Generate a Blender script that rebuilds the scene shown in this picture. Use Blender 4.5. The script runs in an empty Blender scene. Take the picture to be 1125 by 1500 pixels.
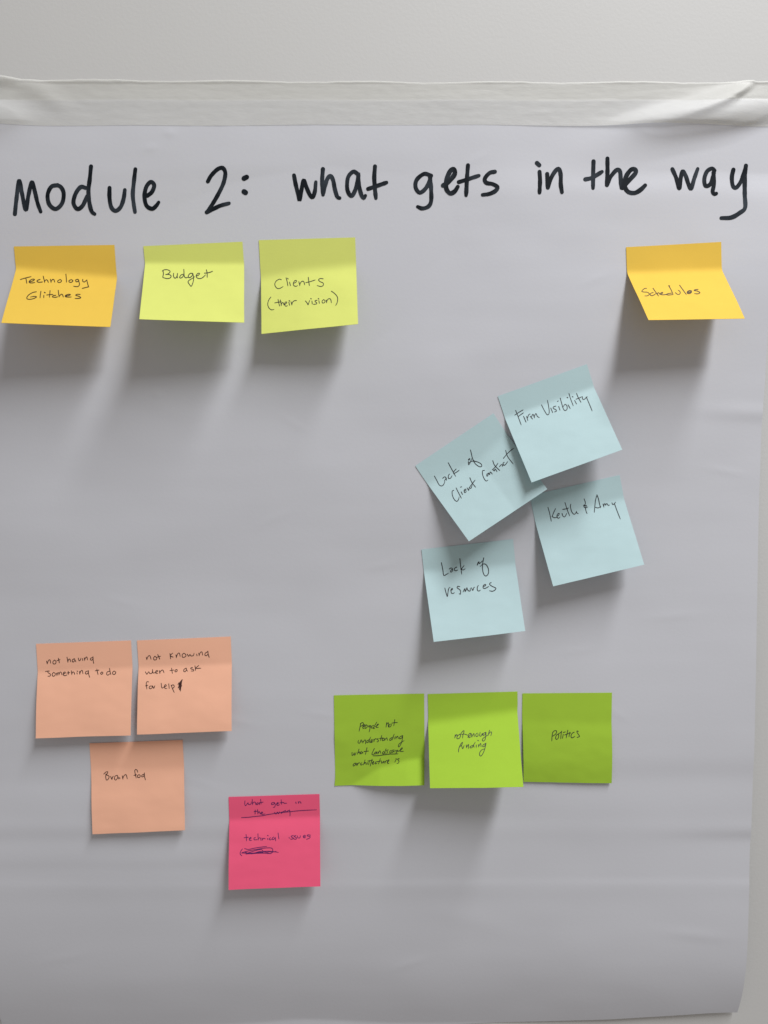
import bpy, math, random
import numpy as np
from mathutils import Vector, Matrix, noise
from mathutils.bvhtree import BVHTree

random.seed(7)
sc = bpy.context.scene
COL = sc.collection

# ------------------------------------------------------------------ camera
IW, IH = 1125.0, 1500.0            # the photograph's pixels, used only as a measuring grid
FPX = 1040.0                       # focal length in those pixels
DIST = 0.568                       # lens to wall along the axis, metres
PITCH, YAW = math.radians(-6.4), math.radians(1.8)
TARGET = np.array([0.0, 0.0, 1.5])
fwd = np.array([math.sin(YAW) * math.cos(PITCH), math.cos(YAW) * math.cos(PITCH), math.sin(PITCH)])
right = np.array([math.cos(YAW), -math.sin(YAW), 0.0])
up = np.cross(right, fwd)
CAM = TARGET - fwd * DIST
cam = bpy.data.cameras.new('camera')
cam_o = bpy.data.objects.new('camera', cam)
COL.objects.link(cam_o)
m = Matrix.Identity(4)
for i in range(3):
    m[i][0], m[i][1], m[i][2], m[i][3] = right[i], up[i], -fwd[i], CAM[i]
cam_o.matrix_world = m
cam.sensor_fit = 'VERTICAL'
cam.sensor_height = 36.0
cam.lens = 36.0 * FPX / IH
cam.clip_start, cam.clip_end = 0.02, 50.0
sc.camera = cam_o

# ------------------------------------------------------------------ light
W = bpy.data.worlds.new('World')
sc.world = W
W.use_nodes = True
bg = W.node_tree.nodes['Background']
bg.inputs[0].default_value = (1.0, 0.93, 0.88, 1)     # the even light of the room
bg.inputs[1].default_value = 0.265

def area(name, loc, sx, sy, power, col, rot=(0, 0, 0)):
    l = bpy.data.lights.new(name, 'AREA')
    l.shape = 'RECTANGLE'; l.size = sx; l.size_y = sy
    l.energy = power; l.color = col
    o = bpy.data.objects.new(name, l); COL.objects.link(o)
    o.location = loc; o.rotation_euler = rot
    return o
# narrow ceiling fitting running away from the wall, a little to the right
area('ceiling_lamp', (0.70, -1.08, 3.25), 0.32, 1.4, 50.0, (0.985, 0.985, 1.0))

sc.view_settings.view_transform = 'Standard'
sc.view_settings.look = 'None'
sc.view_settings.gamma = 1.0
sc.view_settings.exposure = 0.14
sc.view_settings.use_curve_mapping = False
sc.cycles.max_bounces = 8
sc.cycles.diffuse_bounces = 5
sc.cycles.transparent_max_bounces = 8

# ------------------------------------------------------------------ measuring helpers
def ray(u, v):
    return fwd * FPX + right * (u - IW / 2) - up * (v - IH / 2)

def wall_pt(u, v):
    """point of the wall plane (y = 0) seen at u, v"""
    d = ray(u, v)
    t = -CAM[1] / d[1]
    return CAM + d * t

def pix(p):
    q = np.asarray(p) - CAM
    z = q @ fwd
    return np.array([IW / 2 + FPX * (q @ right) / z, IH / 2 - FPX * (q @ up) / z])

OUT = np.array([0.0, -1.0, 0.0])   # out of the wall, into the room

# ------------------------------------------------------------------ materials
def mat(name, col, rough=0.85, bump=0.0, bscale=300.0, mottle=0.0, mscale=20.0, spec=0.3, detail=3.0, sheen=None):
    M = bpy.data.materials.new(name); M.use_nodes = True
    nt = M.node_tree; b = nt.nodes['Principled BSDF']
    b.inputs['Roughness'].default_value = rough
    b.inputs['Specular IOR Level'].default_value = spec
    b.inputs['Base Color'].default_value = (*col, 1)
    tc = nt.nodes.new('ShaderNodeTexCoord')
    if mottle > 0:
        n = nt.nodes.new('ShaderNodeTexNoise'); n.inputs['Scale'].default_value = mscale
        n.inputs['Detail'].default_value = 5
        nt.links.new(tc.outputs['Object'], n.inputs['Vector'])
        mx = nt.nodes.new('ShaderNodeMix'); mx.data_type = 'RGBA'
        mx.inputs[6].default_value = (*[c * (1 - mottle) for c in col], 1)
        mx.inputs[7].default_value = (*[min(1, c * (1 + mottle)) for c in col], 1)
        nt.links.new(n.outputs['Fac'], mx.inputs[0])
        nt.links.new(mx.outputs[2], b.inputs['Base Color'])
    if bump > 0:
        n2 = nt.nodes.new('ShaderNodeTexNoise'); n2.inputs['Scale'].default_value = bscale
        n2.inputs['Detail'].default_value = detail
        nt.links.new(tc.outputs['Object'], n2.inputs['Vector'])
        bp = nt.nodes.new('ShaderNodeBump'); bp.inputs['Strength'].default_value = 1.0
        bp.inputs['Distance'].default_value = bump
        nt.links.new(n2.outputs['Fac'], bp.inputs['Height'])
        nt.links.new(bp.outputs['Normal'], b.inputs['Normal'])
    return M

M_WALL = mat('painted_plaster', (0.625, 0.63, 0.62), 0.6, 0.00008, 420, 0.02, 9, detail=4)
M_SHEET = mat('white_chart_paper', (0.622, 0.636, 0.68), 0.62, 0.00004, 420, 0.012, 14, spec=0.35)
M_MARKER = mat('black_marker_ink', (0.020, 0.026, 0.034), 0.6, 0, 1, 0.5, 60, spec=0.12)
_n = [k for k in M_MARKER.node_tree.nodes if k.type == 'MIX'][0]
_n.inputs[6].default_value = (0.006, 0.009, 0.013, 1); _n.inputs[7].default_value = (0.045, 0.057, 0.072, 1)
_r = M_MARKER.node_tree.nodes.new('ShaderNodeValToRGB')
_r.color_ramp.elements[0].position = 0.42; _r.color_ramp.elements[1].position = 0.72
_t = [k for k in M_MARKER.node_tree.nodes if k.type == 'TEX_NOISE'][0]
M_MARKER.node_tree.links.new(_t.outputs['Fac'], _r.inputs['Fac'])
M_MARKER.node_tree.links.new(_r.outputs['Color'], _n.inputs[0])
M_PEN = mat('black_pen_ink', (0.026, 0.026, 0.03), 0.5)
M_BROWN = mat('dark_pen_ink', (0.05, 0.028, 0.012), 0.5)
M_FELT = mat('dark_brown_pen_ink', (0.05, 0.017, 0.015), 0.5)
M_VIOLET = mat('violet_pen_ink', (0.085, 0.013, 0.12), 0.5)

def note_mat(name, col):
    return mat(name, col, 0.8, 0.00005, 900, 0.025, 60, spec=0.2)
M_AMBER = note_mat('amber_note_paper', (0.82, 0.55, 0.082))
M_YELLOW = note_mat('lemon_note_paper', (0.69, 0.75, 0.185))
M_BLUE = note_mat('pale_blue_note_paper', (0.50, 0.675, 0.70))
M_ORANGE = note_mat('apricot_note_paper', (0.98, 0.535, 0.365))
M_GREEN = note_mat('lime_note_paper', (0.385, 0.615, 0.05))
M_PINK = note_mat('pink_note_paper', (0.93, 0.12, 0.24))

def tape_mat():
    M = mat('masking_tape_crepe', (0.78, 0.785, 0.745), 0.5, 0.00010, 900, 0.03, 70, spec=0.4)
    nt = M.node_tree; b = nt.nodes['Principled BSDF']; out = nt.nodes['Material Output']
    tr = nt.nodes.new('ShaderNodeBsdfTransparent')
    mx = nt.nodes.new('ShaderNodeMixShader'); mx.inputs[0].default_value = 0.48
    nt.links.new(b.outputs[0], mx.inputs[1]); nt.links.new(tr.outputs[0], mx.inputs[2])
    nt.links.new(mx.outputs[0], out.inputs[0])
    # crinkles run along the tape
    for n in nt.nodes:
        if n.type == 'TEX_NOISE' and abs(n.inputs['Scale'].default_value - 900) < 1:
            mp = nt.nodes.new('ShaderNodeMapping'); mp.inputs['Scale'].default_value = (0.22, 1, 1)
            tcn = [k for k in nt.nodes if k.type == 'TEX_COORD'][0]
            nt.links.new(tcn.outputs['Object'], mp.inputs['Vector'])
            nt.links.new(mp.outputs['Vector'], n.inputs['Vector'])
    return M
M_TAPE = tape_mat()

# ------------------------------------------------------------------ mesh helpers
def make_obj(name, verts, faces, material, origin=None, parent=None, smooth=True, thick=0.0):
    v = np.asarray(verts, float)
    o0 = np.zeros(3) if origin is None else np.asarray(origin, float)
    me = bpy.data.meshes.new(name)
    me.from_pydata((v - o0).tolist(), [], faces)
    me.materials.append(material)
    if smooth:
        me.polygons.foreach_set('use_smooth', [True] * len(me.polygons))
    me.update()
    o = bpy.data.objects.new(name, me); COL.objects.link(o)
    if parent is not None:
        o.parent = parent
    else:
        o.location = o0
    if thick:
        md = o.modifiers.new('thickness', 'SOLIDIFY'); md.thickness = thick; md.offset = -1
        es = o.modifiers.new('crisp_edges', 'EDGE_SPLIT'); es.split_angle = math.radians(50)
    return o

def grid_faces(nr, nc):
    f = []
    for i in range(nr - 1):
        for j in range(nc - 1):
            a = i * nc + j
            f.append((a, a + nc, a + nc + 1, a + 1))     # faces the room
    return f

def tag(o, label=None, cat=None, group=None, kind=None):
    if label: o['label'] = label
    if cat: o['category'] = cat
    if group: o['group'] = group
    if kind: o['kind'] = kind

def sstep(a, b, x):
    t = np.clip((x - a) / (b - a), 0, 1)
    return t * t * (3 - 2 * t)

# ------------------------------------------------------------------ the wall
def build_wall():
    x0, x1, z0, z1 = -1.6, 1.6, 0.4, 2.9
    v = [(x0, 0, z0), (x1, 0, z0), (x1, 0, z1), (x0, 0, z1), (x0, .1, z0), (x1, .1, z0), (x1, .1, z1), (x0, .1, z1)]
    f = [(0, 1, 2, 3), (5, 4, 7, 6), (4, 0, 3, 7), (1, 5, 6, 2), (3, 2, 6, 7), (4, 5, 1, 0)]
    o = make_obj('wall', v, f, M_WALL, smooth=False)
    tag(o, 'pale grey painted plaster wall behind the chart sheet', 'wall', kind='structure')
build_wall()

# ------------------------------------------------------------------ the sheet's relief (metres off the wall)
def slope_field(u, v):
    """dH/dv-like slope (mm per mm going down); positive leans out towards the lamp"""
    s = np.zeros_like(u)
    def g(c, w):
        return np.exp(-((v - c) / w) ** 2)
    # soft horizontal waves left by rolling the sheet
    s += 0.012 * np.sin(v / 47.0 + 0.6 * np.sin(u / 260.0)) * sstep(560, 800, v)
    s += 0.014 * np.sin(v / 83.0 + u / 300.0)
    right_w = sstep(380, 1100, u)
    s += 0.11 * g(268, 22) * sstep(1120, 700, np.abs(u - 1100) + 500)
    # handling creases
    s += (-0.025 - 0.15 * sstep(900, 1100, u)) * g(1214, 9) + 0.03 * g(1196, 8)
    s += (0.05 + 0.05 * right_w) * (0.8 + 0.4 * np.sin(u / 61.0 + 1.0) * np.sin(u / 143.0)) * np.exp(-((v - 1281 - 2.5 * np.sin(u / 190.0)) / 5.0) ** 2) - 0.035 * g(1297, 12)
    s += sstep(560, 250, u) * (0.035 * g(1150, 14) - 0.05 * g(1212, 13) + 0.035 * g(1232, 10) - 0.05 * g(1256, 8))
    s += 0.05 * g(1150, 20) * sstep(600, 1000, u) - 0.05 * g(1120, 16) * sstep(600, 1000, u)
    s += 0.09 * np.exp(-((v - (596 + 0.02 * (u - 1000))) / 9) ** 2) * sstep(980, 1110, u)
    s -= 0.09 * np.exp(-((v - (612 + 0.02 * (u - 1000))) / 9) ** 2) * sstep(980, 1110, u)
    s += 0.035 * g(503, 5) * sstep(440, 380, u)
    # belly above the bottom edge, then the edge rolls back to the wall
    s += 0.035 * sstep(620, 900, v) * sstep(1390, 1250, v)
    s -= 0.34 * sstep(1360, 1500, v) * (0.75 + 0.25 * sstep(300, 1000, u))
    return s

NU, NV = 380, 560
VV = np.linspace(120, 1530, NV)
UU = np.linspace(-160, 1230, NU)
gu, gv = np.meshgrid(UU, VV)
_s = slope_field(gu, gv)
_dv = (VV[1] - VV[0]) * 0.00055
_H = np.cumsum(_s, axis=0) * _dv
for i in range(NV):
    for j in range(0, NU):
        p = Vector((UU[j] / 210.0, VV[i] / 120.0, 1.3))
        q = Vector((UU[j] / 70.0 + 9, VV[i] / 55.0, 4.3))
        _H[i, j] += 0.0011 * noise.noise(p) + 0.00022 * noise.noise(q) + 0.00006 * noise.noise(Vector((UU[j] / 170.0 + VV[i] / 300.0, VV[i] / 24.0, 8.1)))
# bulges beside the tape
_top = sstep(128, 176, gv)
_H += _top * 0.0060 * np.exp(-((gu - (1010 - (gv - 184) * 2.3)) / 92) ** 2) * np.exp(-np.clip(gv - 180, 0, 999) / 26.0)
_H += _top * 0.0032 * np.exp(-((gu + 5) / 55) ** 2) * np.exp(-np.clip(gv - 178, 0, 999) / 30.0)
def dent(u0, v0, ln, ang, amp, w=5.5):
    c, s_ = math.cos(math.radians(ang)), math.sin(math.radians(ang))
    a = (gu - u0) * c + (gv - v0) * s_; b = -(gu - u0) * s_ + (gv - v0) * c
    return amp * 0.0006 * np.exp(-(a / ln) ** 2 - (b / w) ** 2)
for dd in [(231, 577, 7, 10, .55), (228, 590, 40, 20, .35, 14), (557, 829, 22, -12, .22), (470, 1042, 25, 8, .22), (90, 1070, 26, -10, .2),
           (345, 1050, 30, 12, .25), (1010, 1354, 45, 6, .45, 8), (690, 1335, 60, 12, .35, 14), (600, 1398, 26, -20, .3, 6), (300, 1140, 24, 15, .2),
           (700, 232, 20, -28, .2), (250, 196, 9, 5, .35), (222, 218, 10, -8, .3), (900, 1040, 18, 30, .2), (400, 760, 30, -25, .16),
           (180, 880, 25, 14, .16), (840, 950, 28, -8, .18), (1060, 690, 28, 10, .25), (430, 620, 24, 30, .15), (870, 410, 22, -24, .2),
           (100, 1390, 34, -10, .25, 7), (980, 900, 34, -5, .2, 6)]:
    _H += dent(*dd)
_H -= _H[30:100].mean()
_H = np.maximum(_H, -0.0008 + 0.0002 * np.tanh(_H / 0.0008)) + 0.0012
_H *= 0.35 + 0.65 * sstep(150, 260, gv) + 0.65 * (1 - sstep(150, 260, gv)) * np.clip((_H - .0012) / .002, 0, 1)
_H = np.maximum(_H, 0.0004)

def relief_px(u, v):
    fu = np.clip((u - UU[0]) / (UU[1] - UU[0]), 0, NU - 1.001)
    fv = np.clip((v - VV[0]) / (VV[1] - VV[0]), 0, NV - 1.001)
    i, j = int(fv), int(fu); a, b = fv - i, fu - j
    return (_H[i, j] * (1 - a) * (1 - b) + _H[i + 1, j] * a * (1 - b) + _H[i, j + 1] * (1 - a) * b + _H[i + 1, j + 1] * a * b)

def relief(p):
    """relief of the sheet under a point given by its foot on the wall"""
    f = np.array([p[0], 0.0, p[2]])
    uv = pix(f)
    return relief_px(uv[0], uv[1])

R_EDGE = [(140, 1136), (560, 1117), (605, 1113.5), (720, 1108.5), (800, 1105.5), (1000, 1098), (1150, 1092.5), (1205, 1090), (1215, 1090),
          (1240, 1088), (1330, 1084), (1400, 1081), (1450, 1078), (1490, 1074)]
L_EDGE = [(140, -72), (800, -40), (1300, -12), (1450, -1), (1530, 7)]
B_EDGE = [(-60, 1530), (400, 1514), (560, 1505), (650, 1500), (778, 1494), (889, 1489), (978, 1483), (1040, 1478), (1080, 1476)]
def interp(tab, x):
    return float(np.interp(x, [t[0] for t in tab], [t[1] for t in tab]))

def build_sheet():
    nr, nc = 520, 360
    tj, ti = np.meshgrid(np.linspace(0, 1, nc), np.linspace(0, 1, nr))
    u = -70 + tj * 1160
    vb = np.interp(u, [t[0] for t in B_EDGE], [t[1] for t in B_EDGE])
    v = 147 + ti * (vb - 147) + 0.6 * np.sin(u / 37.0) * (1 - ti)
    u = np.interp(v, *zip(*L_EDGE)) * (1 - tj) + np.interp(v, *zip(*R_EDGE)) * tj
    d = fwd * FPX + right * (u - IW / 2)[..., None] - up * (v - IH / 2)[..., None]
    p = CAM + d * (-CAM[1] / d[..., 1])[..., None]
    fu = np.clip((u - UU[0]) / (UU[1] - UU[0]), 0, NU - 1.001); fv = np.clip((v - VV[0]) / (VV[1] - VV[0]), 0, NV - 1.001)
    i, j = fv.astype(int), fu.astype(int); a, b = fv - i, fu - j
    h = _H[i, j] * (1 - a) * (1 - b) + _H[i + 1, j] * a * (1 - b) + _H[i, j + 1] * (1 - a) * b + _H[i + 1, j + 1] * a * b
    verts = (p + OUT * h[..., None]).reshape(-1, 3)
    faces = grid_faces(nr, nc)
    org = wall_pt(530, 147)
    o = make_obj('flip_chart_sheet', verts, faces, M_SHEET, origin=org, thick=0.00012)
    tag(o, 'large white chart sheet with a handwritten heading, taped to the wall', 'chart paper')
    return o, org, BVHTree.FromPolygons([tuple(v) for v in verts], faces)
sheet, sheet_org, sheet_bvh = build_sheet()

# ------------------------------------------------------------------ masking tape along the sheet's top
def build_tape():
    nr, nc = 64, 360
    verts = []
    A, B = np.array([1101.0, 121.0]), np.array([972.0, 186.0])
    for i in range(nr):
        ti = i / (nr - 1)
        for j in range(nc):
            u = -150 + 1400 * j / (nc - 1)
            top = 116 + 1.1 * math.sin(u / 31.0) + 0.9 * noise.noise(Vector((u / 18.0, 0, 2))) + (4 if u > 600 else 4 * max(u, 0) / 600)
            if u < 30: top -= (30 - u) * 0.12
            bot = 184.2 + 0.9 * math.sin(u / 120.0) + 0.5 * math.sin(u / 41.0) + (1.5 * sstep(900, 1100, u))
            v = top + ti * (bot - top)
            h = 0.0005 + 0.0003 * sstep(145, 149.5, v + 0.8 * noise.noise(Vector((u / 22.0, 8, 1))))          # steps up on to the sheet's edge
            h = max(h, relief_px(u, max(v, 147)) * sstep(118, 150, v) + 0.00022 + 0.00015 * sstep(145, 149.5, v + 0.8 * noise.noise(Vector((u / 22.0, 8, 1)))) * sstep(165, 150, v))
            # second layer's edge along the top
            h += 0.0005 * (1 - sstep(120, 124, v + 0.8 * noise.noise(Vector((u / 25.0, 3, 3)))))
            h = 0.00005 + (h - 0.00005) * float(sstep(-0.5, 3.0, v - top))
            # small crinkles
            h += 0.00006 * noise.noise(Vector((u / 40.0, v / 6.0, 7))) + 0.0001 * noise.noise(Vector((u / 14.0, v / 9.0, 1)))
            # diagonal fold on the right: rises slowly from upper left, drops sharply on lower right
            yy = (v - 121.0) / 65.0
            cx = 1101 - 52 * yy - 92 * yy ** 2.2 if yy > 0 else 1101
            d = u - cx                                            # >0 right of the fold line
            wide = 20 + 70 * max(yy, 0)
            amp = 0.0046 * math.exp(-((yy - 0.45) / 0.55) ** 2)
            if d <= 0:
                h += amp * math.exp(-(d / wide) ** 2)
            else:
                h += amp * math.exp(-(d / (5 + 46 * max(yy - 0.35, 0))) ** 2)
            # loose ridge on the left
            d2 = (v - 118) - (u - 28) * 0.55
            h += 0.0016 * math.exp(-(d2 / 17) ** 2) * sstep(-30, 20, u) * sstep(125, 60, u)
            h += 0.0022 * math.exp(-((v - 117) / 8) ** 2) * sstep(36, 5, u)
            verts.append(wall_pt(u, v) + OUT * h)
    o = make_obj('masking_tape', verts, grid_faces(nr, nc), M_TAPE, origin=wall_pt(560, 150))
    tag(o, 'long strip of wrinkled cream masking tape along the top of the white chart sheet', 'tape')
build_tape()

# ------------------------------------------------------------------ ink: ribbons laid on a surface
def spline(pts, step):
    P = np.asarray(pts, float)
    if len(P) == 1:
        P = np.vstack([P, P + [[0.9, 0.5]]])
    Q = np.vstack([2 * P[0] - P[1], P, 2 * P[-1] - P[-2]])
    out = []
    for k in range(1, len(Q) - 2):
        p0, p1, p2, p3 = Q[k - 1], Q[k], Q[k + 1], Q[k + 2]
        n = max(2, int(np.linalg.norm(p2 - p1) / step) + 1)
        for t in np.linspace(0, 1, n, endpoint=False):
            out.append(0.5 * ((2 * p1) + (-p0 + p2) * t + (2 * p0 - 5 * p1 + 4 * p2 - p3) * t * t + (-p0 + 3 * p1 - 3 * p2 + p3) * t ** 3))
    out.append(Q[-2])
    return np.array(out)

def cast(bvh, u, v):
    d = ray(u, v)
    d = Vector(d).normalized()
    hit, n, idx, dist = bvh.ray_cast(Vector(CAM), d)
    if hit is None:
        return None
    if n.dot(d) > 0:
        n = -n
    return np.array(hit), np.array(n)

def write(name, bvh, strokes, region, width, material, parent, org, seed=0, lift=0.00008, cross=3, vary=0.16, taper=0.35):
    """strokes in enlarged-crop coordinates; region = (x0, y0, scale)"""
    x0, y0, s = region
    rnd = random.Random(seed)
    V, F = [], []
    for k, st in enumerate(strokes):
        wmul = 1.0
        if isinstance(st, tuple) and not isinstance(st[0], (tuple, list)):
            st = [st]; wmul = 1.25
        elif isinstance(st, dict):
            wmul = st['w']; st = st['p']
        P = np.array([[x0 + a / s, y0 + b / s] for a, b in st])
        S = spline(P, max(0.35, width * 0.28))
        n = len(S)
        T = np.gradient(S, axis=0)
        L = np.linalg.norm(T, axis=1); L[L < 1e-9] = 1
        T /= L[:, None]
        Nn = np.stack([-T[:, 1], T[:, 0]], axis=1)
        ph = rnd.uniform(0, 10)
        hw = np.array([0.5 * width * wmul * (1 + vary * noise.noise(Vector((i * 0.22 + ph, k * 3.1, seed)))) for i in range(n)])
        tl = max(2, int(n * 0.12))
        if taper and n > 6:
            for i in range(tl):
                hw[n - 1 - i] *= 1 - taper * (1 - i / tl)
        # rounded caps
        rows = []
        caps = [0.97, 0.8, 0.45]
        for c in caps:
            rows.append((S[0] - T[0] * hw[0] * c, Nn[0], hw[0] * math.sqrt(1 - c * c)))
        for i in range(n):
            rows.append((S[i], Nn[i], hw[i]))
        for c in reversed(caps):
            rows.append((S[-1] + T[-1] * hw[-1] * c, Nn[-1], hw[-1] * math.sqrt(1 - c * c)))
        base = len(V); ok = True; tmp = []
        for r, (c, nn, w) in enumerate(rows):
            for q in range(cross):
                o = (2 * q / (cross - 1) - 1) * w
                pt = c + nn * o
                h = cast(bvh, pt[0], pt[1])
                if h is None:
                    ok = False; break
                tmp.append(h[0] + h[1] * (lift + 0.00002 * (k % 4) + 0.00003 * r / len(rows)))
            if not ok: break
        if not ok:
            print('stroke off surface', name, k); continue
        V += tmp
        for r in range(len(rows) - 1):
            for q in range(cross - 1):
                a = base + r * cross + q
                F.append((a, a + 1, a + cross + 1, a + cross))
    if not V: return None
    return make_obj(name, V, F, material, origin=org, parent=parent, smooth=True)

# ------------------------------------------------------------------ the heading
T1, T2, T3, T4 = (0, 220, 4.018), (280, 220, 3.75), (580, 220, 4.018), (845, 210, 4.018)
TITLE = [
 (T1, [[(88,376),(97,290),(113,180),(130,255),(152,350),(168,265),(188,189),(206,245),(222,312),(240,362)],
       [(340,206),(303,215),(281,262),(290,318),(328,346),(366,312),(375,252),(354,213),(318,207)],
       [(505,222),(476,217),(446,255),(433,310),(456,346),(488,325),(512,270)],
       [(536,96),(529,170),(521,240),(527,310),(540,360),(558,376)],
       [(645,222),(645,280),(655,335),(680,357),(710,335),(728,285),(735,234)],
       [(797,112),(788,190),(782,260),(788,320),(795,364)],
       [(868,268),(895,245),(908,206),(888,187),(862,215),(851,270),(862,325),(895,345),(920,327),(934,307)]]),
 (T2, [[(92,172),(110,140),(145,105),(173,98),(188,125),(178,180),(150,240),(115,300),(86,341)],
       [(86,341),(120,324),(160,305),(208,292)], {'w':1.25,'p':[(291,155),(305,148)]}, {'w':1.25,'p':[(291,228),(299,233)]}]),
 (T2, [[(565,138),(575,190),(590,250),(596,274),(606,220),(618,166),(632,200),(652,245),(668,258),(680,225),(685,175)],
       [(724,104),(720,170),(725,245)], [(726,235),(745,165),(765,141),(780,165),(790,215),(803,256),(816,263)],
       [(912,128),(890,118),(862,150),(858,215),(880,252),(903,215),(918,150),(917,128),(922,190),(935,245),(948,264),(957,250)],
       [(1010,89),(1006,150),(1010,215),(1015,264)], [(972,213),(1010,200),(1073,178)]]),
 (T3, [[(207,150),(165,140),(122,175),(116,220),(140,250),(175,225),(200,175),(204,150)],
       [(200,150),(207,230),(207,300),(190,332),(155,343),(128,333)],
       {'w':1.12,'p':[(278,208),(312,185),(346,140),(340,112),(318,125),(298,175),(296,225),(318,254),(345,243),(364,215)]},
       [(424,89),(418,170),(415,230),(413,266)], [(370,188),(420,172),(488,150)],
       [(582,127),(550,135),(523,168),(532,192),(570,200),(597,218),(585,240),(550,257),(510,263)]]),
 (T3, [[(845,127),(848,180),(845,250)], {'w':1.1,'p':[(830,76),(843,88)]},
       [(890,140),(893,221)], [(894,220),(915,160),(943,117),(961,112),(970,150),(970,200),(977,248)]]),
 (T4, [[(98,106),(96,180),(95,264)], [(50,212),(90,202),(148,167)],
       [(180,89),(180,170),(176,246)], [(177,245),(200,195),(235,156),(254,166),(258,210),(262,263)],
       {'w':1.1,'p':[(268,262),(310,215),(345,175),(343,154),(318,156),(290,195),(280,245),(300,284),(340,292),(375,273),(402,247)]}]),
 (T4, [[(562,152),(585,205),(603,266),(610,212),(622,165),(640,190),(655,235),(672,267),(690,210),(711,150)],
       [(810,160),(795,148),(766,165),(750,210),(757,250),(785,240),(803,190),(808,172)],
       [(804,172),(806,240),(799,284),(810,298),(821,295)],
       [(921,155),(912,200),(918,250),(938,260),(965,225),(985,170),(995,132)],
       {'w':1.05,'p':[(995,131),(990,170),(988,200),(988,300),(990,378),(960,408),(910,436),(850,440)]}]),
]
for k, (reg, st) in enumerate(TITLE):
    write('handwritten_word', sheet_bvh, st, reg, 6.1, M_MARKER, sheet, sheet_org, seed=k, lift=0.00012, cross=5, vary=0.12, taper=0.15)

# ------------------------------------------------------------------ sticky notes
NOTE_GROUP = 'sticky notes on the chart sheet'
def sticky_note(corners, crease, material, label, theta=None, bend=0.06, curl=0.0, kap=1.0):
    TL, TR, BR, BL = [np.array(c, float) for c in corners]
    tl, tr = wall_pt(*TL), wall_pt(*TR)
    # foot points: the stuck edge sits on the sheet's relief
    for _ in range(3):
        def lift_fix(foot, target):
            p = foot + OUT * (relief(foot) + 0.0004)
            e = target - pix(p)
            J = 0.00055
            return foot + np.array([e[0] * J, 0, -e[1] * J])
        tl, tr = lift_fix(tl, TL), lift_fix(tr, TR)
    ex = tr - tl; Lw = np.linalg.norm(ex); ex /= Lw
    dn = np.array([ex[2], 0, -ex[0]])            # down the note in the wall plane
    if dn[2] > 0: dn = -dn
    crease_a = [c[0] for c in crease]; crease_s = [c[1] for c in crease]
    NB = 61
    bb = np.linspace(0, 1, NB)
    def edge(a, top, L, th, lat, cu):
        s = np.interp(a, crease_a, crease_s)
        ang = th * sstep(s, s + bend, bb) + cu * np.clip((bb - s) / max(1e-3, 1 - s), 0, 1) * sstep(s, s + bend, bb)
        X = np.concatenate([[0], np.cumsum(np.cos((ang[1:] + ang[:-1]) / 2))]) * L / (NB - 1)
        Hh = np.concatenate([[0], np.cumsum(np.sin((ang[1:] + ang[:-1]) / 2))]) * L / (NB - 1)
        g = np.clip((bb - s * 0.9) / max(1e-3, 1 - s * 0.9), 0, 1) * lat
        P = top[None] + X[:, None] * dn[None] + g[:, None] * ex[None]
        rel = np.array([relief(p) for p in P])
        return P + OUT[None] * (Hh + rel + 0.0004)[:, None]
    res = {}
    for a, top, tgt, nm in ((0.0, tl, BL, 'L'), (1.0, tr, BR, 'R')):
        th_given = None if theta is None else (theta[0] if a == 0 else theta[1])
        x = np.array([0.7 if th_given is None else Lw * kap, 0.0])
        def f(x):
            if th_given is None:
                P = edge(a, top, Lw * kap, x[0], x[1], curl)
            else:
                P = edge(a, top, x[0], th_given, x[1], curl)
            return pix(P[-1]) - tgt
        for it in range(25):
            r = f(x)
            if np.abs(r).max() < 0.05: break
            h0 = 1e-3 if th_given is None else 1e-4
            J = np.stack([(f(x + [h0, 0]) - r) / h0, (f(x + [0, 1e-4]) - r) / 1e-4], axis=1)
            st = np.linalg.lstsq(J, -r, rcond=None)[0]
            st[0] = np.clip(st[0], -0.15, 0.15)
            x = x + st
            if th_given is None: x[0] = np.clip(x[0], 0.03, 1.35)
        th = x[0] if th_given is None else th_given
        Lq = Lw * kap if th_given is None else x[0]
        res[nm] = (th, Lq, x[1])
        print('NOTE %-40s %s theta %.1f len %.3f lat %.4f res %s w %.4f' % (label[:40], nm, math.degrees(th), Lq / Lw, x[1], np.round(f(x), 1), Lw))
    NA = 41
    verts = np.zeros((NB, NA, 3))
    for j in range(NA):
        a = j / (NA - 1)
        th = res['L'][0] * (1 - a) + res['R'][0] * a
        Lq = res['L'][1] * (1 - a) + res['R'][1] * a
        lat = res['L'][2] * (1 - a) + res['R'][2] * a
        top = tl * (1 - a) + tr * a
        verts[:, j] = edge(a, top, Lq, th, lat, curl)
    # a whisper of paper unevenness
    sd = hash(label) % 97 if False else sum(map(ord, label)) % 97
    for i in range(NB):
        for j in range(NA):
            w = (0.00055 * noise.noise(Vector((j / 15.0, i / 19.0, sd))) + 0.00012 * noise.noise(Vector((j / 5.0, i / 6.0, sd + 5)))) * sstep(0.12, 0.5, i / NB)
            verts[i, j] += OUT * (w + 0.0001)
    vs = verts.reshape(-1, 3)
    faces = grid_faces(NB, NA)
    org = (verts[0, 0] + verts[0, -1]) / 2
    o = make_obj('sticky_note', vs, faces, material, origin=org, thick=0.00018)
    tag(o, label, 'sticky note', NOTE_GROUP)
    bvh = BVHTree.FromPolygons([tuple(p) for p in vs], faces)
    return o, org, bvh

def note(corners, crease, material, label, lines, ink, width, **kw):
    o, org, bvh = sticky_note(corners, crease, material, label, **kw)
    for k, (reg, st) in enumerate(lines):
        write('handwriting', bvh, st, reg, width, ink, o, org, seed=k + len(label))

R = math.radians
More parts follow.
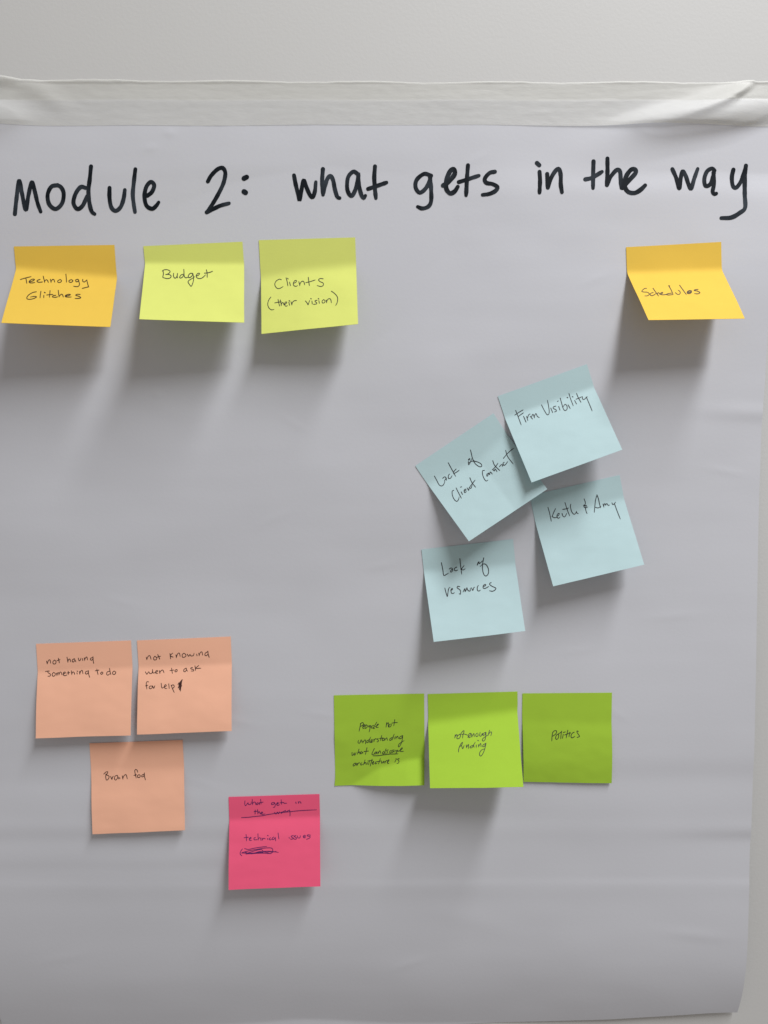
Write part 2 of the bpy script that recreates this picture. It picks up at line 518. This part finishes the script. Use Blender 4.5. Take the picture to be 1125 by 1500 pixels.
# --- top row
g = (25, 395, 10.227)
note([(20.3,361),(167.6,358.8),(161.8,479),(2,472.9)], [(0,.165),(1,.27)], M_AMBER,
 'amber sticky note reading Technology Glitches, below the first word of the heading',
 [(g, [[(50,148),(130,125),(212,105)],[(132,128),(140,165),(147,208)],
   [(185,185),(235,170),(262,150),(235,143),(200,160),(180,185),(205,200),(250,197),(268,190)],
   [(345,148),(310,160),(300,178),(330,190),(385,185)],[(392,98),(405,150),(415,195)],[(412,180),(430,155),(455,160),(470,195)],
   [(500,145),(512,195)],[(510,180),(530,150),(555,155),(565,190)],[(640,150),(610,170),(615,190),(645,192),(668,170),(650,150),(635,152)],
   [(732,68),(738,130),(742,190)],[(815,150),(780,165),(785,187),(815,190),(838,168),(815,150)],
   [(915,145),(880,155),(885,180),(910,180),(930,160)],[(915,145),(930,190),(935,225),(915,252),(880,255),(845,248)],
   [(985,145),(985,175),(1010,185),(1040,160)],[(1045,155),(1055,200),(1072,258)],[(1072,258),(1025,270),(975,283)]]),
  (g, [[(290,332),(240,342),(180,375),(148,415),(155,440),(200,445),(260,430),(292,408),(250,402),(200,412)],
   [(358,325),(350,375),(345,425)],[(402,385),(400,422)],(412,342),[(495,315),(490,370),(485,415)],[(445,380),(500,375),(540,372)],
   [(580,385),(545,390),(530,408),(570,415),(610,408)],[(618,312),(625,370),(632,412)],[(632,400),(660,370),(680,375),(695,412)],
   [(725,395),(770,390),(800,375),(770,370),(730,385),(725,405),(765,412),(815,410)],
   [(945,372),(900,370),(880,385),(920,398),(955,420),(925,432),(868,432)]])], M_BROWN, 1.25, bend=0.1)

g = (230, 385, 12.5)
note([(210,360.5),(355.1,354.1),(357.7,472.5),(204.1,467.5)], [(0,.14),(1,.19)], M_YELLOW,
 'lemon yellow sticky note reading Budget',
 [(g, [[(98,150),(130,130),(190,128),(235,150),(235,175),(200,205),(160,215)],[(160,215),(220,215),(258,240),(245,275),(190,290),(120,275)],
   [(110,145),(118,200),(108,260),(120,275)],[(305,195),(302,240),(318,275),(345,278),(368,245),(375,195)],
   [(375,195),(371,250),(378,280)],[(480,210),(440,225),(415,265),(430,280),(465,265),(490,225)],
   [(492,120),(495,190),(500,245),(525,275),(565,268)],[(650,195),(610,195),(575,235),(580,270),(610,268),(645,235),(655,195)],
   [(655,195),(668,250),(668,320),(645,400),(622,430),(590,390),(568,350),(590,320),(640,290),(690,255)],
   [(715,240),(755,230),(780,200),(755,192),(722,225),(725,265),(760,288),(810,285),(850,260),(890,220)],
   [(905,130),(918,190),(920,270)],[(870,190),(930,185),(985,170),(1020,155)]])], M_PEN, 1.2)

g = (385, 400, 9.375)
note([(379.1,351.8),(520.2,347.8),(524.5,474.7),(383.1,489.1)], [(0,.30),(.4,.25),(1,.21)], M_YELLOW,
 'lemon yellow sticky note reading Clients (their vision)',
 [(g, [[(255,92),(225,85),(180,115),(165,160),(190,205),(230,212),(280,185)],[(320,65),(335,120),(345,178)],[(368,125),(380,175)],
   [(340,72),(350,82)],[(425,140),(455,125),(462,105),(440,105),(420,135),(425,170),(455,183),(478,172)],
   [(495,118),(510,175)],[(508,160),(525,125),(550,112),(568,130),(575,165)],[(625,60),(632,120),(640,175)],[(590,132),(650,118),(720,95)],
   [(830,80),(790,75),(765,95),(790,120),(825,135),(832,165),(800,185),(745,172)]]),
  (g, [[(110,330),(80,375),(68,430),(85,480),(120,505),(155,500)],[(210,365),(220,410),(232,455)],[(165,410),(215,400),(255,395)],
   [(240,370),(250,410),(255,450)],[(252,435),(265,410),(280,408),(292,440)],
   [(298,430),(325,415),(328,398),(308,402),(300,430),(315,455),(340,448)],[(358,400),(368,445)],(362,380),
   [(388,395),(400,440)],[(400,430),(410,400),(435,380),(465,378)],[(585,382),(608,410),(622,435),(635,400),(645,375)],
   [(675,385),(680,425)],(657,350),[(745,375),(722,378),(718,392),(740,408),(735,425),(690,430)],[(770,378),(778,418)],(762,352),
   [(835,365),(815,385),(820,410),(845,408),(855,385),(840,365)],[(870,370),(878,410)],[(876,395),(895,360),(920,352),(935,370),(942,410)],
   [(942,250),(985,280),(1022,325),(1028,370),(1018,415),(1000,445)]])], M_PEN, 1.1, bend=0.13, theta=(R(25), R(30)))

g = (935, 410, 11.25)
note([(917.2,362),(1056.4,354.4),(1091,466.6),(950,468.8)], [(0,.215),(1,.235)], M_AMBER,
 'amber sticky note reading Schedules, folded far out from the sheet',
 [(g, [[(135,140),(100,145),(58,185),(85,200),(150,205),(182,235),(150,262),(105,265)],[(245,210),(210,220),(195,245),(225,262),(265,245),(290,225)],
   [(242,138),(285,200),(335,268)],[(310,240),(325,215),(345,220),(362,245)],[(365,235),(405,215),(385,205),(368,225),(385,245),(430,245),(480,238)],
   [(545,220),(500,225),(460,240),(500,250),(575,242)],[(500,95),(540,165),(572,240)],(505,97),
   [(612,212),(650,240),(688,228),(686,192),(656,170)],[(680,88),(735,165),(792,242)],
   {'w':1.3,'p':[(815,205),(860,200),(875,185),(845,178),(810,195),(810,220),(845,225),(880,205)]},
   [(985,158),(940,162),(920,175),(970,185),(1015,210),(985,230),(925,228)]])], M_BROWN, 1.12, bend=0.1)

# --- the blue cluster
g = (630, 650, 8.654)
note([(608.4,682.4),(722.8,605.5),(801.6,716.4),(686.8,792.9)], [(0,.19),(.6,.27),(1,.2)], M_BLUE,
 'pale blue sticky note reading Lack of Client Contact, tilted, its edge under another blue note',
 [(g, [[(55,410),(85,465),(115,520),(145,535),(170,520),(188,480)],[(160,438),(185,420),(205,435),(208,465)],[(183,472),(200,440)],
   [(245,385),(232,405),(235,440),(260,435),(280,405)],[(230,240),(270,315),(325,415)],[(330,320),(300,355),(298,380)],[(300,380),(335,360),(370,335)]]),
  (g, [{'w':1.9,'p':[(490,203),(500,192)]},[(485,225),(490,265),(512,230),(525,190)],
   [(512,78),(525,130),(535,175),(555,215),(600,230),(645,255),(655,285),(625,290),(580,260),(545,220),(490,240)]]),
  (g, [[(300,590),(280,605),(285,660),(310,710),(340,730),(362,705),(368,675)],[(330,560),(360,620),(398,692)],[(395,610),(412,645)],[(386,550),(403,545)],
   [(430,600),(455,590),(450,575),(432,590),(440,620),(462,605)],[(470,560),(490,590),(497,555),(518,565),(535,520)],
   [(505,432),(530,490),(578,552)],[(505,545),(540,500),(572,460)]]),
  (g, [[(690,338),(665,345),(668,400),(690,450),(712,472),(735,460)],[(720,385),(735,380),(732,405),(720,410),(718,390)],
   [(740,370),(755,390),(762,360),(775,365),(790,385)],[(795,215),(820,275),(885,340)],[(790,330),(830,290),(862,245)],[(800,330),(815,345),(825,320),(850,355)],
   [(880,290),(905,265),(920,275),(915,290)],[(940,235),(925,250),(935,272),(955,265),(985,225)],[(958,85),(985,165),(1055,258)],
   [(930,185),(985,120),(1060,55)]])], M_PEN, 1.15, theta=(R(24), R(22)), bend=0.12)

g = (745, 570, 8.654)
note([(729.2,580.5),(859.6,533.5),(911.6,658.7),(778.7,706.7)], [(0,.21),(1,.22)], M_BLUE,
 'pale blue sticky note reading Firm Visibility, topmost of the blue notes',
 [(g, [[(90,270),(125,360),(160,455)],[(80,328),(130,295),(185,262)],[(125,345),(160,320),(190,300)],[(190,345),(222,420)],
   [(228,345),(245,400)],[(240,365),(255,325),(275,315)],[(275,345),(305,380)],[(290,350),(310,320),(330,365)],[(325,350),(345,310),(365,345),(390,362)]]),
  (g, [[(418,200),(450,265),(490,325),(515,300),(508,220),(492,140)],[(535,240),(560,300)],[(600,215),(570,225),(568,245),(600,262),(605,280),(580,290)],
   [(635,220),(652,268)],[(618,158),(630,150)],[(655,115),(670,170),(695,250),(720,272),(742,250),(738,210),(715,195),(690,225)],
   [(755,200),(782,248)],(742,105),[(765,55),(785,120),(820,212)],[(838,145),(862,190)],(808,95),[(862,55),(880,100),(918,168)],[(855,128),(890,115),(925,98)],
   [(935,95),(938,125),(960,130),(985,105),(1000,98)],[(985,100),(1020,180),(1060,278)]])], M_PEN, 1.15, theta=(R(26), R(27)))

g = (795, 720, 9.375)
note([(776,726),(907.6,695.9),(943.8,827.1),(810.3,858.8)], [(0,.235),(1,.21)], M_BLUE,
 'pale blue sticky note with two first names joined by an ampersand',
 [(g, [[(72,218),(95,300),(118,410)],[(175,235),(150,290),(128,345)],[(128,345),(170,362),(195,350)],
   [(195,340),(220,325),(225,300),(205,310),(195,345),(215,368),(240,350)],[(265,300),(280,340),(305,345),(330,300)],
   [(305,150),(335,245),(370,335)],[(275,245),(320,238),(355,225)],[(385,175),(380,210),(400,280),(430,312),(455,295),(462,270)],[(462,280),(475,300),(490,302)]]),
  (g, [[(568,100),(585,150),(580,180),(560,190),(585,195),(600,205)],[(600,190),(565,200),(580,220),(620,212)],[(585,215),(595,270),(610,305)]]),
  (g, [[(708,285),(715,210),(725,120),(745,45)],[(745,45),(765,100),(780,170),(795,225)],[(720,215),(760,225),(800,205)],
   [(828,170),(840,215)],[(838,195),(852,165),(865,190)],[(865,185),(880,165),(900,190),(918,185)],
   [(950,155),(965,180),(985,165),(1000,145)],[(985,165),(1015,250),(1065,378)]])], M_PEN, 1.15, theta=(R(22), R(22)), bend=0.1)

g = (640, 815, 11.842)
note([(617.4,804.9),(751.5,789.6),(769.5,924.3),(635.3,940.2)], [(0,.2),(1,.23)], M_BLUE,
 'pale blue sticky note reading Lack of resources, lowest of the blue notes',
 [(g, [[(78,110),(100,220),(120,330),(160,315),(205,290)],[(215,218),(245,200),(270,215),(272,250),(250,272),(235,262),(250,235),(272,225)],
   [(345,185),(310,205),(305,240),(335,250),(360,235)],[(398,40),(410,150),(430,310)],[(470,160),(440,200),(425,225)],[(425,225),(455,235),(490,215)]]),
  (g, [{'w':1.2,'p':[(700,150),(715,110),(730,95),(728,120)]},[(735,125),(765,105),(790,75)],
   [(812,25),(800,90),(790,160),(795,250),(820,320),(855,340),(890,300),(895,230),(870,165),(830,130),(790,140),(750,175)]]),
  (g, [[(138,550),(155,620),(180,695),(190,640),(205,560),(230,535)],[(240,590),(270,575),(265,555),(245,580),(250,630),(275,645),(305,630)],
   [(395,525),(360,520),(352,545),(385,570),(410,600),(405,655),(385,645)],[(455,615),(485,560),(490,610),(515,565),(520,545),(540,590),(575,600),(580,550)],
   [(600,545),(622,590),(640,545),(655,535)],[(718,505),(700,540),(705,590),(730,600),(755,585)],
   [(800,525),(845,505),(840,485),(812,500),(800,535),(815,555),(850,550),(900,520)],
   [(940,455),(920,465),(918,490),(960,520),(1020,550),(1010,580),(965,605),(910,595)]])], M_PEN, 1.25, theta=(R(24), R(20)), bend=0.1)

# --- the apricot three
g = (60, 955, 9.375)
note([(52.8,943.2),(191.9,938.2),(191.6,1077.2),(52.5,1081.5)], [(0,.28),(1,.265)], M_ORANGE,
 'apricot sticky note reading not having something to do',
 [(g, [[(78,125),(88,165)],[(88,155),(105,115),(125,110),(135,155)],[(185,110),(165,135),(172,162),(200,160),(208,130),(188,110)],
   [(240,85),(248,120),(255,150)],[(222,118),(265,105)],[(358,70),(365,105),(372,142)],[(370,125),(385,100),(400,100),(408,135)],
   [(460,92),(435,105),(432,130),(450,135),(468,110)],[(462,92),(470,115),(482,135)],[(514,84),(521,113),(533,119),(546,100),(550,82)],
   [(572,90),(575,118)],[(598,80),(602,118)],[(602,105),(615,78),(632,70),(640,110)],[(715,75),(685,85),(680,105),(700,112),(718,90)],[(715,65),(718,110),(725,158)]]),
  (g, [[(62,268),(95,262),(118,262)],[(95,265),(100,285),(130,305),(125,330),(95,332)],[(175,280),(155,305),(165,332),(190,325),(198,300),(180,280)],
   [(215,290),(222,325)],[(222,315),(232,285),(245,290),(248,318)],[(248,310),(262,278),(278,280),(290,315)],
   [(305,305),(335,290),(330,275),(310,285),(308,315),(335,325),(360,312)],[(375,265),(380,310)],[(355,290),(400,282)],
   [(418,258),(425,312)],[(424,300),(438,275),(455,280),(465,310)],[(495,285),(500,305)],(497,262),[(530,268),(535,308)],[(535,295),(550,260),(568,255),(578,300)],
   [(650,260),(618,270),(612,295),(632,302),(652,280)],[(652,255),(655,300),(670,350)],[(768,235),(775,270),(785,312)],[(748,258),(800,248)],
   [(835,275),(820,290),(830,305),(848,298),(850,280),(838,275)],[(940,265),(910,275),(903,305),(920,318),(945,300)],[(942,225),(950,270),(960,310)],
   [(1005,262),(985,280),(990,305),(1015,305),(1028,280),(1010,262)]])], M_FELT, 1.08, theta=(R(16), R(16)), curl=R(-9))

g = (205, 945, 10.227)
note([(200.7,938.2),(337.9,932.4),(339.4,1070.8),(200.7,1076)], [(0,.27),(1,.27)], M_ORANGE,
 'apricot sticky note reading not knowing when to ask for help, ending in a scribble',
 [(g, [[(95,180),(105,220)],[(105,210),(125,165),(150,160),(168,212)],[(225,165),(205,190),(215,220),(245,215),(252,190),(225,165)],
   [(268,140),(285,180),(298,210)],[(255,180),(310,165)],[(450,125),(460,205)],[(490,120),(455,155),(500,180)],[(540,145),(548,188)],[(548,175),(565,130),(590,120),(605,170)],
   [(660,120),(635,140),(638,178),(665,180),(690,160),(682,135),(660,120)],[(710,135),(730,165),(750,140),(765,160),(800,155),(812,120)],[(850,135),(858,160)],
   [(880,120),(890,160)],[(888,145),(910,105),(930,105),(940,150)],[(1010,100),(980,120),(975,150),(1000,155),(1020,130)],[(1018,90),(1025,140),(1040,185)]]),
  (g, [[(82,400),(105,435),(130,400),(150,425),(180,420),(185,395)],[(188,365),(198,415),(230,410),(262,395),(260,380),(238,390),(240,420),(270,425)],
   [(290,380),(300,425)],[(298,410),(320,380),(345,375),(362,415)],[(475,345),(480,385),(487,425)],[(450,380),(510,372)],
   [(545,365),(525,380),(532,400),(555,392),(558,370),(545,365)],[(690,345),(660,365),(660,395),(680,395),(702,365)],[(695,345),(700,375),(715,390)],
   [(790,335),(765,340),(765,355),(800,365),(805,385),(765,388)],[(825,310),(835,380)],[(880,305),(840,345),(915,345)]]),
  (g, [[(130,550),(105,550),(95,580),(105,660)],[(85,610),(120,600)],[(165,610),(145,620),(140,645),(165,652),(190,625),(170,610)],[(190,610),(208,645),(225,605)],
   [(318,570),(330,640),(365,625),(395,610),(385,592),(368,610),(375,645),(405,650)],[(432,580),(440,650)],
   [(468,600),(490,655),(515,710)],[(470,605),(500,595),(515,620),(490,650)],
   [(570,590),(590,560),(580,640),(610,540),(595,670),(625,520),(605,690),(630,530),(642,522)],[(572,640),(600,620),(590,660),(620,600),(610,640),(628,600)]])],
 M_FELT, 1.05, theta=(R(17), R(17)), curl=R(-9))

g = (145, 1120, 14.06)
note([(131.1,1088.8),(267.5,1083.8),(271,1216.1),(135.6,1221.9)], [(0,.25),(1,.265)], M_ORANGE,
 'apricot sticky note reading Brain fog, below the other two apricot notes',
 [(g, [[(100,195),(140,155),(180,148),(175,180),(145,210)],[(145,210),(200,230),(208,265),(180,310),(150,318)],[(145,190),(140,250),(150,318)],
   [(240,240),(268,300),(280,260),(300,235)],[(375,220),(330,240),(320,290),(345,318),(380,280),(390,240)],[(378,220),(395,260),(410,298)],
   [(428,265),(432,292)],[(482,230),(495,300)],[(492,280),(520,225),(560,210),(585,295)],
   [(798,155),(785,115),(755,100),(738,130),(750,200),(768,275)],[(722,222),(775,205)],[(825,205),(795,225),(800,260),(835,262),(852,230),(830,205)],
   [(935,195),(890,215),(880,245),(905,250),(935,215)],[(935,170),(938,240),(958,315)]])], M_FELT, 1.08, theta=(R(8), R(9)), curl=R(-5), bend=0.1)

# --- pink
g1, g2 = (345, 1165, 8.654), (345, 1210, 9.375)
note([(334.9,1167.4),(467.9,1163.2),(469.4,1298.2),(334.9,1303.6)], [(0,.25),(1,.245)], M_PINK,
 'pink sticky note reading technical issues, with a scribbled-out line',
 [(g1, [[(120,70),(118,110),(130,130),(158,95),(165,115),(195,110),(200,80)],[(212,50),(215,120)],[(215,105),(235,85),(252,90),(258,118)],
   [(285,90),(268,105),(275,118),(300,100),(308,118)],[(318,50),(325,110)],[(300,95),(352,85)],
   [(490,90),(460,95),(458,115),(485,110),(495,95),(505,120),(495,148),(478,150)],[(520,110),(545,100),(535,90),(522,105),(530,125),(560,118)],
   [(578,55),(585,115)],[(562,95),(610,88)],[(610,95),(625,100),(650,98)],[(764,84),(770,104)],[(795,78),(800,104)],[(799,92),(814,80),(826,86),(831,104)]]),
  (g1, [[(250,185),(248,240)],[(235,205),(280,200)],[(280,180),(285,235)],[(285,225),(300,205),(315,235)],[(320,230),(345,220),(335,210),(322,225),(335,240),(375,235)],
   [(78,282),(160,278),(240,268),(340,258),(400,245),(480,232),(560,220),(640,212),(720,203),(800,195),(900,188),(1028,183)],
   [(495,215),(515,235),(530,212),(545,232),(560,205)],[(590,210),(575,218),(585,225),(605,205),(620,200),(635,190)],[(630,190),(640,208),(665,195),(685,185)],
   [(685,185),(692,225),(690,262)]]),
  (g2, [[(145,115),(150,160),(150,205)],[(118,160),(180,152)],[(190,180),(215,165),(208,155),(190,170),(195,195),(222,195)],[(275,158),(255,165),(260,188),(300,185)],
   [(308,105),(312,195)],[(312,175),(330,160),(345,170),(352,200)],[(365,165),(370,195)],[(370,180),(390,168),(410,175)],[(440,170),(445,190)],(440,128),
   [(480,160),(462,175),(475,190),(495,180)],[(525,150),(505,165),(510,185),(535,175),(545,155),(552,205)],[(585,95),(590,140),(597,178)],
   [(735,155),(740,165)],[(795,130),(765,138),(775,155),(795,165),(775,180),(752,176)],[(830,130),(805,140),(835,160),(830,180),(790,172)],
   [(850,135),(855,160),(885,160),(890,130)],[(930,150),(960,140),(950,125),(930,140),(940,160),(965,158)],[(1030,125),(995,120),(985,135),(1025,145),(1015,165),(975,182)]]),
  (g2, [[(95,315),(70,350),(65,385),(90,410)],[(125,310),(180,320),(250,305),(340,290),(430,280)],
   [(90,365),(180,340),(300,318),(420,300),(500,305),(510,350),(480,375),(380,372),(250,375),(140,385)],[(85,370),(200,372),(330,360),(450,345),(590,360)],
   [(150,375),(300,330),(360,325),(370,365),(200,380)],[(400,345),(510,355),(560,345)],[(120,355),(220,380),(330,350),(430,362),(480,380)]])],
 M_VIOLET, 0.98, theta=(R(20), R(19)), curl=R(-8), bend=0.04)

# --- lime row
ga, gb = (510, 1050, 12.5), (510, 1090, 12.5)
note([(489.1,1018.6),(621.3,1016.1),(621.7,1150.3),(490,1151)], [(0,1.0),(.2,.98),(.5,.8),(.8,.72),(1,.70)], M_GREEN,
 'lime green sticky note reading People not understanding what landscape architecture is',
 [(ga, [[(235,115),(220,170),(200,265)],[(220,130),(260,105),(280,120),(270,150),(225,175)],[(265,190),(300,165),(300,140),(275,165),(270,205),(295,215)],
   [(330,140),(310,180),(315,210),(345,190),(350,155),(325,150)],[(375,160),(400,200),(385,275)],[(370,185),(395,160),(415,165),(400,200)],
   [(525,95),(480,170),(465,210),(490,205)],[(465,155),(430,175),(430,205),(465,195)],[(500,180),(545,150),(555,130),(530,145),(515,190),(555,190)],
   [(705,105),(700,150),(693,190)],[(698,150),(722,115),(738,110),(736,150),(738,188)],[(770,130),(745,160),(755,185),(785,165),(790,130)],[(855,50),(845,110),(835,165)],[(800,115),(850,105),(905,105)]]),
  (ga, [[(190,430),(180,470),(210,480),(240,420),(240,465)],[(265,440),(270,480)],[(275,460),(300,425),(320,430),(320,495)],[(380,420),(345,440),(345,470),(375,455),(410,370)],
   [(385,440),(395,470)],[(405,465),(440,440),(440,415),(420,430),(415,470),(455,455)],[(470,410),(475,455)],[(475,430),(500,400),(520,405)],
   [(550,395),(530,410),(555,430),(545,455),(525,455)],[(615,340),(600,400),(595,435)],[(575,395),(640,385)],[(650,390),(625,410),(635,435),(660,420)],
   [(665,395),(672,435)],[(675,415),(705,385),(720,430)],[(800,380),(765,400),(765,430),(800,410),(845,315)],[(805,390),(810,420)],[(840,370),(845,410)],
   [(870,360),(875,405)],[(878,385),(905,355),(920,400)],[(985,345),(945,370),(945,400),(980,385),(1000,340)],
   [(1000,340),(990,420),(965,500),(930,550),(920,530),(940,490),(1025,435)]]),
  (gb, [[(72,150),(72,205),(98,190),(112,158),(114,200),(135,185),(145,150)],[(200,90),(180,150),(170,185)],[(180,160),(210,140),(215,180)],
   [(245,130),(225,155),(235,175),(265,145),(270,170)],[(345,65),(330,130),(315,190)],[(290,135),(375,125)],
   [(480,80),(455,130),(435,185),(480,180)],[(510,140),(485,160),(490,180),(515,165),(520,140),(530,180)],[(545,140),(550,180)],[(555,160),(580,120),(600,170)],
   [(655,130),(630,155),(640,180),(670,150),(695,80)],[(670,140),(680,175)],[(735,105),(705,115),(720,145),(705,170)],[(790,115),(765,130),(765,160),(795,155)],
   [(820,105),(800,130),(810,150),(840,120)],[(838,100),(845,145)],[(870,110),(880,150),(870,180)],[(875,120),(905,110),(910,130),(880,145)],
   [(925,130),(985,90),(990,65),(960,90),(955,130),(1015,130)],[(455,212),(550,210),(650,195),(750,182),(850,178),(915,175)]]),
  (gb, [[(130,345),(95,370),(95,400),(125,385),(145,350),(150,395)],[(165,350),(170,390)],[(172,370),(190,345),(215,340)],[(250,340),(230,355),(235,380),(265,370)],
   [(310,290),(290,350),(280,380)],[(290,360),(320,335),(330,375)],[(350,335),(350,370)],[(390,300),(380,350),(375,375)],[(360,308),(450,295)],[(440,275),(420,340),(405,400)],
   [(440,350),(470,330),(465,315),(445,335),(450,365),(480,355)],[(515,320),(495,340),(505,360),(530,345)],[(590,265),(570,320),(555,365)],[(530,320),(610,305)],
   [(610,315),(610,345),(635,335),(645,310),(650,345)],[(670,310),(675,350)],[(678,330),(700,300),(720,300)],[(715,335),(745,305),(745,285),(725,305),(720,345),(750,350)],
   [(870,295),(855,330)],(875,268),[(935,265),(905,275),(930,310),(920,345),(890,355)]])], M_PEN, 0.98, theta=(R(20), R(34)), bend=0.04)

g = (655, 1060, 14.06)
note([(626.6,1016.7),(758,1013),(766.8,1152.7),(629.9,1154.5)], [(0,.255),(1,.15)], M_GREEN,
 'lime green sticky note reading not enough funding, bent out between two flatter ones',
 [(g, [[(166,228),(158,298)],[(162,275),(184,236),(203,226),(204,265),(201,306)],[(265,215),(210,260),(205,310),(250,300),(275,255),(265,215)],
   [(275,225),(310,170),(345,145),(345,180),(325,240),(318,300)],[(300,225),(350,215),(430,240)],
   [(425,280),(480,235),(485,200),(455,210),(435,260),(455,288),(490,270)],[(500,210),(510,280)],[(515,260),(550,205),(560,270)],
   [(620,195),(590,225),(600,265),(635,250),(635,205)],[(680,180),(670,245),(700,255),(725,200),(730,240)],
   [(790,180),(745,205),(745,240),(780,225),(800,180),(795,260),(780,330),(745,360),(725,335),(745,300),(800,260),(850,230)],
   [(875,135),(855,200),(845,245)],[(850,220),(895,170),(915,190),(900,250)]]),
  (g, [[(235,585),(240,520),(275,430),(315,385),(300,440),(240,490)],[(295,440),(320,515),(350,450)],[(395,440),(400,500)],[(405,480),(440,430),(440,515)],
   [(525,450),(480,470),(475,500),(515,490),(550,430),(580,380)],[(545,440),(555,490)],[(600,440),(600,490)],(632,345),[(645,430),(650,485)],[(655,460),(690,410),(700,480)],
   [(790,410),(740,440),(735,475),(775,460),(800,400),(780,500),(745,600),(700,665),(670,650),(675,590),(715,540),(770,520)]])],
 M_PEN, 1.0, theta=(R(31), R(36)), curl=R(6), bend=0.13)

g = (800, 1060, 18.75)
note([(765.3,1015.7),(896.4,1014.7),(896,1147.4),(766.9,1145.3)], [(0,.25),(1,.28)], M_GREEN,
 'lime green sticky note reading Politics',
 [(g, [[(185,230),(165,330),(155,475)],[(180,240),(230,195),(280,195),(285,250),(230,310),(165,350)],[(330,285),(280,320),(260,400),(290,430),(335,390),(345,310),(325,285)],
   [(425,205),(410,300),(403,410)],[(320,290),(425,225)],[(470,290),(450,405)],[(470,240),(530,225)],[(595,180),(575,270),(550,390)],[(510,310),(570,290),(640,250)],
   [(640,270),(628,360)],[(650,235),(670,260)],[(770,235),(720,260),(685,320),(690,375),(725,385),(790,345)],
   [(885,215),(850,200),(850,240),(890,300),(915,345),(880,370),(845,375)]])], M_PEN, 1.05, theta=(R(8), R(9)), curl=R(-12), bend=0.12)
